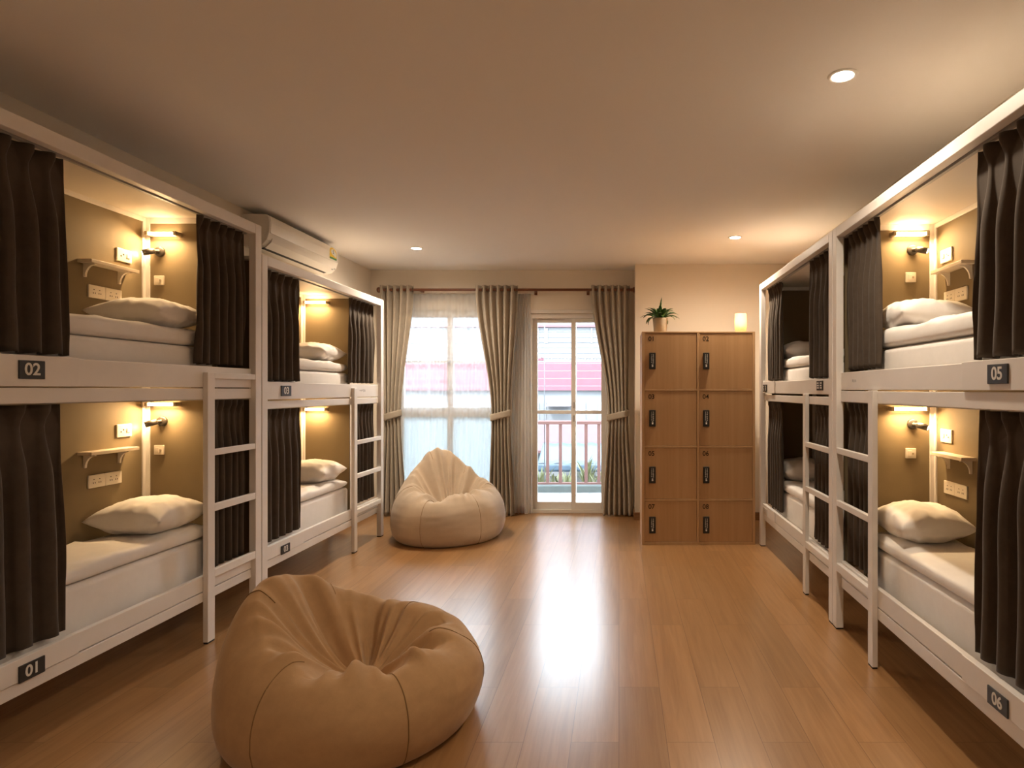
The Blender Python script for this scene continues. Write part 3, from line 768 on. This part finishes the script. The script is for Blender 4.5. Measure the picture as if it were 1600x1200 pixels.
# ------------------------------------------------------------------ lockers
LX0, LX1, LY0, LY1, LZ = .208, 1.231, 5.55, 6.05, 1.926
e = empty('locker_cabinet', ((LX0+LX1)/2, (LY0+LY1)/2, 0), 'tall pale oak locker cabinet with eight numbered doors', 'locker')
rows = [(1.911, 1.409), (1.388, .895), (.874, .415), (.394, .026)]
cols = [(.235, .703), (.728, 1.205)]
c = MB()
c.box((LX0, LY0, 0), (cols[0][0]-.002, LY1, LZ)); c.box((cols[1][1]+.002, LY0, 0), (LX1, LY1, LZ)); c.box((cols[0][1]+.002, LY0, 0), (cols[1][0]-.002, LY1, LZ))
zz = [LZ] + [z for r in rows for z in r] + [0]
for i in range(0, len(zz), 2):
    for ca, cb in cols: c.box((ca-.002, LY0, zz[i+1]+.002 if i+1 < len(zz)-1 else 0), (cb+.002, LY1, zz[i]-.002 if i else LZ))
c.box((LX0+.02, LY1-.02, .02), (LX1-.02, LY1-.005, LZ-.02))
put('carcass', c, M['lockedge'], e, bevel=.0015)
k = 0
for (zt, zb), kz in zip(rows, (.176, .171, .168, .139)):
    for ci, (xa, xb) in enumerate(cols):
        k += 1
        d = put('locker_door', MB().box((xa, LY0+.003, zb), (xb, LY0+.021, zt)), M['locker'], e, bevel=.0015)
        kx = (.274, .332) if ci == 0 else (.760, .816)
        mb = MB(); text_mb(mb, '%02d' % k, .058, face_mtx(((.295 if ci == 0 else .785), LY0+.0024, zt-.052), (1, 0, 0), (0, 0, 1)), 0, .0006, .0006)
        put('number', mb, M['ink'], d)
        kp = put('keypad_lock', MB().box((kx[0], LY0-.017, zt-kz-.150), (kx[1], LY0+.003, zt-kz)), M['black'], d, bevel=.004)
        mb = MB(); cxk = (kx[0]+kx[1])/2
        for i, row in enumerate(('1 2', '3 4', '5 6', '7 8', '9 0')):
            text_mb(mb, row, .019, face_mtx((cxk, LY0-.0174, zt-kz-.022-i*.0175), (1, 0, 0), (0, 0, 1)), 0, .0003, .0002)
        mb.lathe((cxk, LY0-.0172, zt-kz-.122), [(.0001, -.004), (.007, -.004), (.008, 0), (.0001, 0)], 14, axis='Y')
        mb.torus((cxk, LY0-.0172, zt-kz-.109), .006, .0015, 'Y', 12, 6)
        put('keypad_marks', mb, M['num'], d)
        d['label'] = 'door numbered %02d with black keypad' % k

# lamp on the lockers
lx, ly = 1.138, 5.74
e = empty('table_lamp', (lx, ly, LZ), 'small glowing cylinder lamp on top of the lockers', 'lamp')
put('base', MB().lathe((lx, ly, LZ), [(.0001, 0), (.048, 0), (.050, .006), (.048, .014), (.0001, .014)], 32), M['shelf'], e)
m, nt, out = mat_new('paper_shade')
tl = N(nt, 'ShaderNodeBsdfTranslucent'); tl.inputs[0].default_value = (.80, .60, .37, 1)
dd = N(nt, 'ShaderNodeBsdfDiffuse'); dd.inputs[0].default_value = (.85, .75, .6, 1)
a1 = N(nt, 'ShaderNodeMixShader'); a1.inputs[0].default_value = .3
tp = N(nt, 'ShaderNodeBsdfTransparent'); a2 = N(nt, 'ShaderNodeMixShader'); a2.inputs[0].default_value = .82
nt.links.new(tl.outputs[0], a1.inputs[1]); nt.links.new(dd.outputs[0], a1.inputs[2]); nt.links.new(tp.outputs[0], a2.inputs[1]); nt.links.new(a1.outputs[0], a2.inputs[2]); nt.links.new(a2.outputs[0], out.inputs[0])
put('shade', MB().lathe((lx, ly, LZ+.014), [(.0495, 0), (.054, .05), (.055, .10), (.053, .165), (.050, .170)], 36), m, e, solid=.0015, recalc=False)
put('bulb', MB().lathe((lx, ly, LZ+.075), [(.0001, -.02), (.012, -.015), (.016, 0), (.012, .014), (.0001, .018)], 16), M['bulb'], e)
l = bpy.data.lights.new('lamp_glow', 'POINT'); l.energy = .7; l.color = (1, .60, .28); l.shadow_soft_size = .02
lo = bpy.data.objects.new('lamp_glow', l); COL.objects.link(lo); lo.location = (lx, ly, LZ+.115)

# potted fern
px, py = .386, 5.75
e = empty('potted_fern', (px, py, LZ), 'green fern in a beige pot on top of the lockers', 'plant')
put('pot', MB().lathe((px, py, LZ), [(.0001, 0), (.054, 0), (.058, .004), (.070, .135), (.071, .142), (.064, .142), (.062, .128), (.0001, .126)], 36), M['pot'], e)
put('soil', MB().lathe((px, py, LZ+.1265), [(.0001, .004), (.061, .001), (.061, -.001)], 24), M['soil'], e)
rnd = random.Random(12)
def frond(base, az, el, length, width, droop, twist=0):
    mb = MB(); n = 12
    pts = []; p = Vector(base); e_ = el
    for i in range(n+1):
        pts.append(p.copy()); s = length/n
        p = p + Vector((math.cos(az)*math.cos(e_), math.sin(az)*math.cos(e_), math.sin(e_)))*s
        e_ -= droop/n*(.4+1.2*i/n)
    vs = []
    sd = Vector((-math.sin(az), math.cos(az), 0))
    for i, q in enumerate(pts):
        t = i/n; w_ = width*(math.sin(PI*min(1, t*.92+.06)))**.8*(1+.12*math.sin(i*2.6))
        up = Vector((0, 0, .25*w_))
        vs += [q-sd*w_+up, q, q+sd*w_+up]
    fs = []
    for i in range(n):
        a = i*3; fs += [(a, a+1, a+4, a+3), (a+1, a+2, a+5, a+4)]
    return mb.add(vs, fs, 0, True)
for i in range(38):
    az = i*2.399 + rnd.uniform(-.2, .2); lvl = i/38
    el = lerp(.5, 1.35, lvl)+rnd.uniform(-.1, .1)
    ln = lerp(.17, .15, lvl)*rnd.uniform(.85, 1.15)
    b = (px+.018*math.cos(az), py+.018*math.sin(az), LZ+.130)
    put('frond', frond(b, az, el, ln, rnd.uniform(.017, .023), lerp(1.9, 1.0, lvl)*rnd.uniform(.8, 1.2)), M['leaf'], e, recalc=False, solid=.0008)
put('frond', frond((px-.045, py-.045, LZ+.135), R(215), .1, .13, .010, 2.4), M['leaf'], e, recalc=False, solid=.0008)
put('frond', frond((px-.005, py, LZ+.14), R(60), 1.45, .21, .010, .3), M['leaf'], e, recalc=False, solid=.0008)

# ------------------------------------------------------------------ curtain rod, drapes, voile
YR = 6.80; ZR = 2.506
def kx(x): return (x-967)*YR/960
e = empty('curtain_rod', (kx(790), YR, ZR), 'dark wooden curtain rod above window and door', 'curtain rod')
put('pole', MB().tube((kx(597), YR, ZR), (kx(986), YR, ZR), .0155, n=20), M['rod'], e)
for x, s in ((kx(597), -1), (kx(986), 1)):
    put('finial', MB().lathe((x, YR, ZR), [(.0001, -.004*s), (.018, -.004*s), (.020, .004*s), (.014, .010*s), (.028, .024*s), (.031, .036*s), (.024, .052*s), (.0001, .060*s)], 24, axis='X'), M['rod'], e)
for x in (kx(655), kx(835), kx(918)):
    put('bracket', MB().box((x-.008, YR+.010, ZR-.012), (x+.008, YB, ZR+.006)).box((x-.016, YB-.01, ZR-.04), (x+.016, YB, ZR+.03)), M['rod'], e, bevel=.002)

def drape(edges, n, seed, label, amp=.034, yc=YR, ztie=1.12, hookside=1):
    """edges: list of (z, xl, xr) from the top down; eyelet heading on the rod"""
    zs = [p[0] for p in edges]
    def at(z):
        for (za, la, ra), (zb, lb, rb) in zip(edges, edges[1:]):
            if za >= z >= zb:
                t = (za-z)/(za-zb); t = t*t*(3-2*t) if za-zb > .4 else t
                return lerp(la, lb, t), lerp(ra, rb, t)
        return edges[-1][1:]
    rnd = random.Random(seed); am = [rnd.uniform(.75, 1.15) for _ in range(2*n+3)]
    z1, z0 = zs[0], zs[-1]
    W0 = edges[0][2]-edges[0][1]
    def fn(u, t):
        z = lerp(z1, z0, t); a, b = at(z)
        uu = u + .02*noise.noise((u*4+seed, t*2.0, 1.1))*smooth(.05, .3, t)
        sv = math.sin(2*PI*n*uu)
        f = math.copysign(abs(sv)**.75, sv)*lerp(1, am[min(2*n+2, int(max(0, n*2*uu)))], smooth(.05, .3, t))
        fac = lerp(1, .62, 1-min(1, abs(z-ztie)/.5))
        bl = .020*math.sin(PI*u)*(1-min(1, abs(z-ztie)/.35))
        return (lerp(a, b, uu), yc - amp*f*fac - bl, z)
    o = put('window_drape', MB().grid(fn, n*14+1, 60), M['drape'], recalc=False, solid=.004)
    tag(o, label, 'curtain', 'taupe eyelet drapes on the wooden rod')
    a, b = at(ztie); c = (a+b)/2; hw = (b-a)/2+.014
    def band(u, v):
        t = 2*PI*u
        sl = .030*math.cos(t)*hookside
        return (c+hw*math.cos(t), yc-.006+.052*math.sin(t), ztie+.035-.075*v+sl)
    put('tieback', MB().grid(band, 40, 5, closeu=True), M['drape'], o, recalc=False, solid=.004)
    for i in range(2*n+1):
        if i % 2: continue
        x = lerp(edges[0][1], edges[0][2], min(.985, max(.015, i/(2*n))))
        put('eyelet', MB().torus((x, yc, ZR), .023, .0035, 'X', 20, 8), M['lampmetal'], o)
    return o
k2 = lambda pts: [(z, kx(a), kx(b)) for z, a, b in pts]
drape(k2([(2.555, 594, 646), (1.12, 601, 626), (.012, 594, 634)]), 5, 1, 'taupe eyelet drape tied back beside bunk 03')
drape(k2([(2.555, 743, 809), (1.12, 768, 797), (.012, 764, 804)]), 6, 2, 'taupe eyelet drape tied back between window and door', hookside=1)
drape(k2([(2.555, 924, 984), (1.12, 950, 981), (.012, 942, 990)]), 6, 3, 'taupe eyelet drape tied back next to the lockers', hookside=1)

YS = 6.885
def kxs(x): return (x-967)*YS/960
def voile(xt0, xt1, xb0, xb1, z1, n, seed, label, amp=.016):
    def fn(u, t):
        z = lerp(z1, .015, t)
        uu = u+.02*noise.noise((u*5+seed, t*1.5, .3))
        x = lerp(lerp(xt0, xt1, uu), lerp(xb0, xb1, uu), smooth(0, 1, t))
        return (x, YS - amp*math.sin(2*PI*n*uu)*lerp(.5, 1, smooth(0, .3, t)) - .003*noise.noise((u*20, t*3, seed)), z)
    o = put('voile_curtain', MB().grid(fn, n*10+1, 30), M['sheer'], recalc=False)
    tag(o, label, 'curtain', 'sheer white curtains')
    put('heading_tape', MB().grid(lambda u, t: (lerp(xt0, xt1, u), YS-amp*.5*math.sin(2*PI*n*u)-.002, z1-.06*t), n*10+1, 3), M['sheer'], o, recalc=False)
    return o
voile(kxs(626), kxs(790), kxs(622), kxs(775), 2.475, 16, 5, 'sheer white curtain drawn across the tall window')
voile(kxs(803), kxs(829), kxs(797), kxs(832), 2.475, 6, 8, 'sheer white curtain bunched at the sliding door')
mb = MB().tube((kxs(626), YS, 2.482), (kxs(832), YS, 2.482), .006, n=10)
for x in (626, 720, 832): mb.box((kxs(x)-.006, YS, 2.476), (kxs(x)+.006, YB, 2.488))
tag(put('curtain_wire', mb, M['upvc']), 'thin white rail carrying the sheer curtains', 'curtain rod')

# ------------------------------------------------------------------ bean bags
def beanbag(c, Rb, rimz, peakz, pk_az, seat_az, mat, label, seed, pkw=.75, pkr=.66, wk=1.0, rot=0):
    nu, nv = 200, 130
    ca, sa = math.cos(pk_az), math.sin(pk_az)
    sx, sy = .06*math.cos(seat_az), .06*math.sin(seat_az)
    def wrap(a): return (a+PI) % (2*PI)-PI
    seams = [pk_az + i*2*PI/6+.35 for i in range(6)]
    def fn(u, t):
        th = 2*PI*u
        dp = wrap(th-pk_az)
        pk = math.exp(-(abs(dp)/pkw)**2.6)*.62 + math.exp(-(dp/1.5)**2)*.38
        lump = noise.noise((math.cos(th)*2.1+seed, math.sin(th)*2.1, 7.7))
        rz = lerp(rimz, peakz, pk) + .022*lump*(1-pk)
        rr = Rb*lerp(.66, pkr, pk)*(1+.06*lump)
        zb = .17
        if t < .14:                      # underside
            q = t/.14; r = Rb*.82*q; z = 0.0
        elif t < .30:                    # foot roll
            q = (t-.14)/.16; a = q*PI/2
            r = Rb*(.82+.18*math.sin(a)**.8); z = zb*(1-math.cos(a))**.9
        elif t < .60:                    # bulging wall up to the rim
            q = (t-.30)/.30; a = q*PI/2
            r = rr+(Rb-rr)*math.cos(a)**.9; z = zb+(rz-zb)*math.sin(a)**lerp(1.0, 1.12, pk)
        else:                            # over the rim and down into the seat
            q = (t-.60)/.40
            sz = rimz*.60
            r = rr*(1-q)**.92
            z = lerp(rz, sz, smooth(-.10, .80, q)-smooth(-.10, .80, 0)*(1-q))
        x = r*math.cos(th); y = r*math.sin(th)
        w_ = smooth(.5, 1, t); x += sx*w_; y += sy*w_
        p = Vector((x, y, z))
        k_in = smooth(.50, .66, t)*(1-smooth(.84, .99, t))
        k_rim = math.exp(-((t-.60)/.09)**2)
        cx_, sx_ = math.cos(th), math.sin(th)
        ridge = 1-3.0*abs(noise.noise((cx_*2.6+seed*2, sx_*2.6, t*1.0+3)))
        ridge2 = 1-3.0*abs(noise.noise((cx_*5.0+seed, sx_*5.0, t*2.6+9)))
        n1 = noise.noise((cx_*3+seed, sx_*3, t*3))
        d_in = wk*(.026*k_in*max(-.8, ridge)+.012*k_in*max(-.7, ridge2)+.016*k_in*n1)
        d_rim = .008*k_rim*max(-.8, ridge2)+.008*k_rim*n1
        rad = Vector((cx_, sx_, 0))
        if t >= .58: p.z += d_in+d_rim; p -= rad*(d_in*.35)
        else: p += rad*d_rim*.6; p.z += d_rim*.6+d_in
        wl = smooth(.14, .30, t)*(1-smooth(.50, .62, t))
        p += rad*(.012*noise.noise((x*4, y*4, z*4+seed)) + .003*noise.noise((x*6, y*6, z*30+seed)))*wl
        for sm in seams:
            dd = abs(wrap(th-sm-.10*math.sin(t*6)))*max(.05, r)
            if dd < .014 and .10 < t < .66: p -= (rad*.8+Vector((0, 0, .4*smooth(.45, .6, t))))*.003*(1-dd/.014)
        return Matrix.Rotation(rot, 3, 'Z') @ p + Vector(c)
    mb = MB().grid(fn, nu, nv, closeu=True)
    for sm in seams:
        pts = [Vector(fn((sm % (2*PI))/(2*PI), .16+.50*i/70)) for i in range(71)]
        ring = []
        for i, q in enumerate(pts):
            d = (pts[min(70, i+1)]-pts[max(0, i-1)]).normalized()
            a_ = d.orthogonal().normalized(); b_ = d.cross(a_)
            ring += [q+(a_*math.cos(k*PI/3)+b_*math.sin(k*PI/3))*.0024 for k in range(6)]
        mb.add(ring, [(i*6+k, i*6+(k+1) % 6, i*6+6+(k+1) % 6, i*6+6+k) for i in range(70) for k in range(6)], 1, True)
    o = put('bean_bag', mb, [mat, M['thread1' if mat is M['bag1'] else 'thread2']], recalc=False)
    bm = bmesh.new(); bm.from_mesh(o.data); bmesh.ops.remove_doubles(bm, verts=bm.verts, dist=.0004)
    for f in bm.faces: f.smooth = True
    for _ in range(2): bmesh.ops.smooth_vert(bm, verts=[v for v in bm.verts if all(f.material_index == 0 for f in v.link_faces)], factor=.5, use_axis_x=True, use_axis_y=True, use_axis_z=True)
    bmesh.ops.recalc_face_normals(bm, faces=bm.faces)
    zmin = min(v.co.z for v in bm.verts)
    for v in bm.verts: v.co.z -= zmin
    bm.to_mesh(o.data); bm.free()
    return tag(o, label, 'bean bag', 'bean bag chairs on the floor')
beanbag((-1.115, 2.62, 0), .525, .335, .575, R(172), R(-30), M['bag1'], 'tan suede bean bag in front of bunk 01', 3.4, .78, .74, 1.25)
beanbag((-1.628, 5.88, 0), .53, .42, .79, R(118), R(-55), M['bag2'], 'beige bean bag in front of the tall window', 5.0, .80, .66, 1.6)

# ------------------------------------------------------------------ balcony and street
YO = YB+.15
struct(put('ground_balcony', MB().box((-3.2, YO, -.12), (1.4, 8.40, -.005)), M['tile'], origin=(0, YO, -.005)), 'white tiled balcony floor', 'floor')
struct(put('ground_street', MB().box((-14, 8.62, -.42), (12, 17, -.30)), M['ground']), 'pale ground beyond the balcony', 'ground')
tag(put('balcony_curb', MB().box((-3.2, 8.40, -.12), (1.4, 8.58, .085)), M['curb'], bevel=.006), 'grey green concrete curb under the balcony railing', 'curb')
e = empty('balcony_railing', (-.9, 8.47, .085), 'pink metal railing along the balcony edge', 'railing')
ko = lambda x: (x-967)*8.47/960
put('top_rail', MB().box((-3.2, 8.445, .925), (1.4, 8.495, .968)), M['rail'], e, bevel=.004)
put('bottom_rail', MB().box((-3.2, 8.455, .095), (1.4, 8.485, .125)), M['rail'], e, bevel=.003)
x = ko(835.7) - .1765*10
while x < 1.35:
    put('baluster', MB().box((x-.022, 8.458, .125), (x+.022, 8.482, .925)), M['rail'], e, bevel=.003); x += .1765
for x in (-3.15, -.02+1.3): put('foot', MB().box((x-.02, 8.45, .085), (x+.02, 8.49, .095)), M['rail'], e)
e = empty('balcony_grille', (-.9, 8.52, .085), 'thin grey horizontal bars rising above the balcony railing', 'grille')
for i in range(9):
    put('bar', MB().tube((-3.2, 8.52, 1.45+i*.104), (1.4, 8.52, 1.45+i*.104), .0042, n=8), M['wire'], e)
for x in (ko(850), ko(850)-1.6, ko(850)+1.6): put('upright', MB().box((x-.006, 8.514, .085), (x+.006, 8.526, 2.36)), M['wire'], e)

e = empty('building', (-3, 15.3, -.3), 'white building with a red band across the street', 'building')
YFc = 15.0
kf = lambda x: (x-967)*YFc/960
zf = lambda y: 1.4-(y-609)*YFc/960
put('wall', MB().box((-14, YFc, -.3), (10, YFc+.6, 3.75)), M['facade'], e)
put('red_band', MB().box((-13, YFc-.12, zf(610)), (9, YFc, zf(566))), M['band'], e)
put('cornice', MB().box((-13, YFc-.10, zf(511.5)), (9, YFc, zf(508))), M['band'], e)
for xa, xb in ((835, 842), (851, 856), (923, 926), (760, 790), (700, 730), (640, 672)):
    put('window', MB().box((kf(xa), YFc-.03, zf(536)), (kf(xb), YFc+.02, zf(513))), M['winglass'], e)
for xa, xb in ((836, 842), (850, 853), (898, 915), (935, 960), (660, 740)):
    put('shutter', MB().box((kf(xa), YFc-.03, zf(668)), (kf(xb), YFc+.02, zf(629))), M['louver'], e)
mb = MB()
for i in range(10): mb.box((-13, YFc-.02, zf(560)+i*.13), (9, YFc, zf(560)+i*.13+.012))
put('wall_grooves', mb, M['louver'], e)
mb = MB()   # lettering that can only be guessed at from here: short dark strokes
rr = random.Random(3)
for i in range(18):
    x = kf(856+i*5.2); mb.box((x, YFc-.02, zf(562.5)), (x+.035*rr.uniform(.5, 1.4), YFc, zf(562.5)+.04*rr.uniform(.5, 1.6)))
put('distant_lettering', mb, M['louver'], e)
mb = MB()
for i in range(6):
    x = kf(836+i*2.4); mb.box((x, YFc-.02, zf(563.5)), (x+.026, YFc, zf(563.5)+.09*rr.uniform(.5, 1)))
put('red_lettering', mb, M['band'], e)
aw = [(kf(856)+(kf(893)-kf(856))*i/10, zf(634)+.16*math.sin(PI*i/10)**.8) for i in range(11)]
put('awning', MB().prism(aw, YFc-.7, YFc, 'Y'), M['awning'], e)

e = empty('garden_shed', (-.5, 12.4, -.3), 'low shed with a red tiled roof behind the railing', 'shed')
put('wall', MB().box((-3.6, 12.1, -.3), (1.2, 13.0, .30)), M['facade'], e)
put('roof', MB().prism([(11.9, .22), (12.55, .78), (13.2, .22), (13.2, .17), (12.55, .72), (11.9, .17)], -3.8, 1.4, 'X'), M['roof'], e)
e = empty('tarp_shelter', (-.75, 11.1, -.3), 'pale blue tarp shelter seen through the railing', 'shelter')
put('tarp', MB().grid(lambda u, v: (lerp(-1.42, .35, u), lerp(10.8, 11.5, v), .10+.30*v+.012*math.sin(u*40)), 60, 6), M['blue'], e, recalc=False, solid=.01)
put('skirt', MB().grid(lambda u, v: (lerp(-1.42, .35, u), 10.8+.012*math.sin(u*40), .10-.14*v), 60, 4), M['blue'], e, recalc=False, solid=.008)
for x in (-1.38, .31):
    for y, z in ((10.83, .10), (11.47, .37)): put('pole', MB().tube((x, y, -.3), (x, y, z), .015), M['wire'], e)
def garden_plant(x, y, z, hgt, n, seed, label):
    rnd = random.Random(seed)
    e = empty('garden_plant', (x, y, z), label, 'plant', 'leafy plants outside the balcony')
    mb = MB()
    for i in range(n):
        az = rnd.uniform(0, 2*PI); b = (x+rnd.uniform(-.05, .05), y+rnd.uniform(-.05, .05), z+rnd.uniform(.1, .35)*hgt)
        f = frond(b, az, rnd.uniform(1.05, 1.5), hgt*rnd.uniform(.40, .65), .018, rnd.uniform(.2, .8)); mb.add(f.v, f.f, 0, True)
    put('foliage', mb, M['grassy'], e, recalc=False)
    put('stem', MB().tube((x, y, z), (x, y, z+hgt*.35), .016, .012), M['skirt'], e)
for i, (xp, h, lb) in enumerate(((843, .72, 'yellowish leafy plant at the voile end of the railing'), (868, .5, 'low leafy plant behind the third baluster'), (884, .55, 'leafy plant outside the middle stile of the door'),
                             (918, .74, 'tall yellowish plant behind the second door panel'), (940, .66, 'leafy plant outside beside the tied drape'))):
    yp = 9.0+.55*(i % 2)
    garden_plant((xp-967)*yp/960, yp, -.30, h, 34, i, lb)

# ------------------------------------------------------------------ light
wd = bpy.data.worlds.new('sky'); scene.world = wd; wd.use_nodes = True
bg = wd.node_tree.nodes['Background']; bg.inputs[0].default_value = (.80, .90, 1.0, 1); bg.inputs[1].default_value = 7.0
s = bpy.data.lights.new('sun', 'SUN'); s.energy = 3.0; s.color = (1, .97, .92); s.angle = R(6)
so = bpy.data.objects.new('sun', s); COL.objects.link(so); so.location = (0, -3, 12)
so.rotation_euler = Vector((.25, .70, -.72)).to_track_quat('-Z', 'Y').to_euler()
vs = scene.view_settings
vs.view_transform = 'Standard'; vs.look = 'None'; vs.gamma = 1.0; vs.use_curve_mapping = False; vs.exposure = 1.32
scene.display_settings.display_device = 'sRGB'
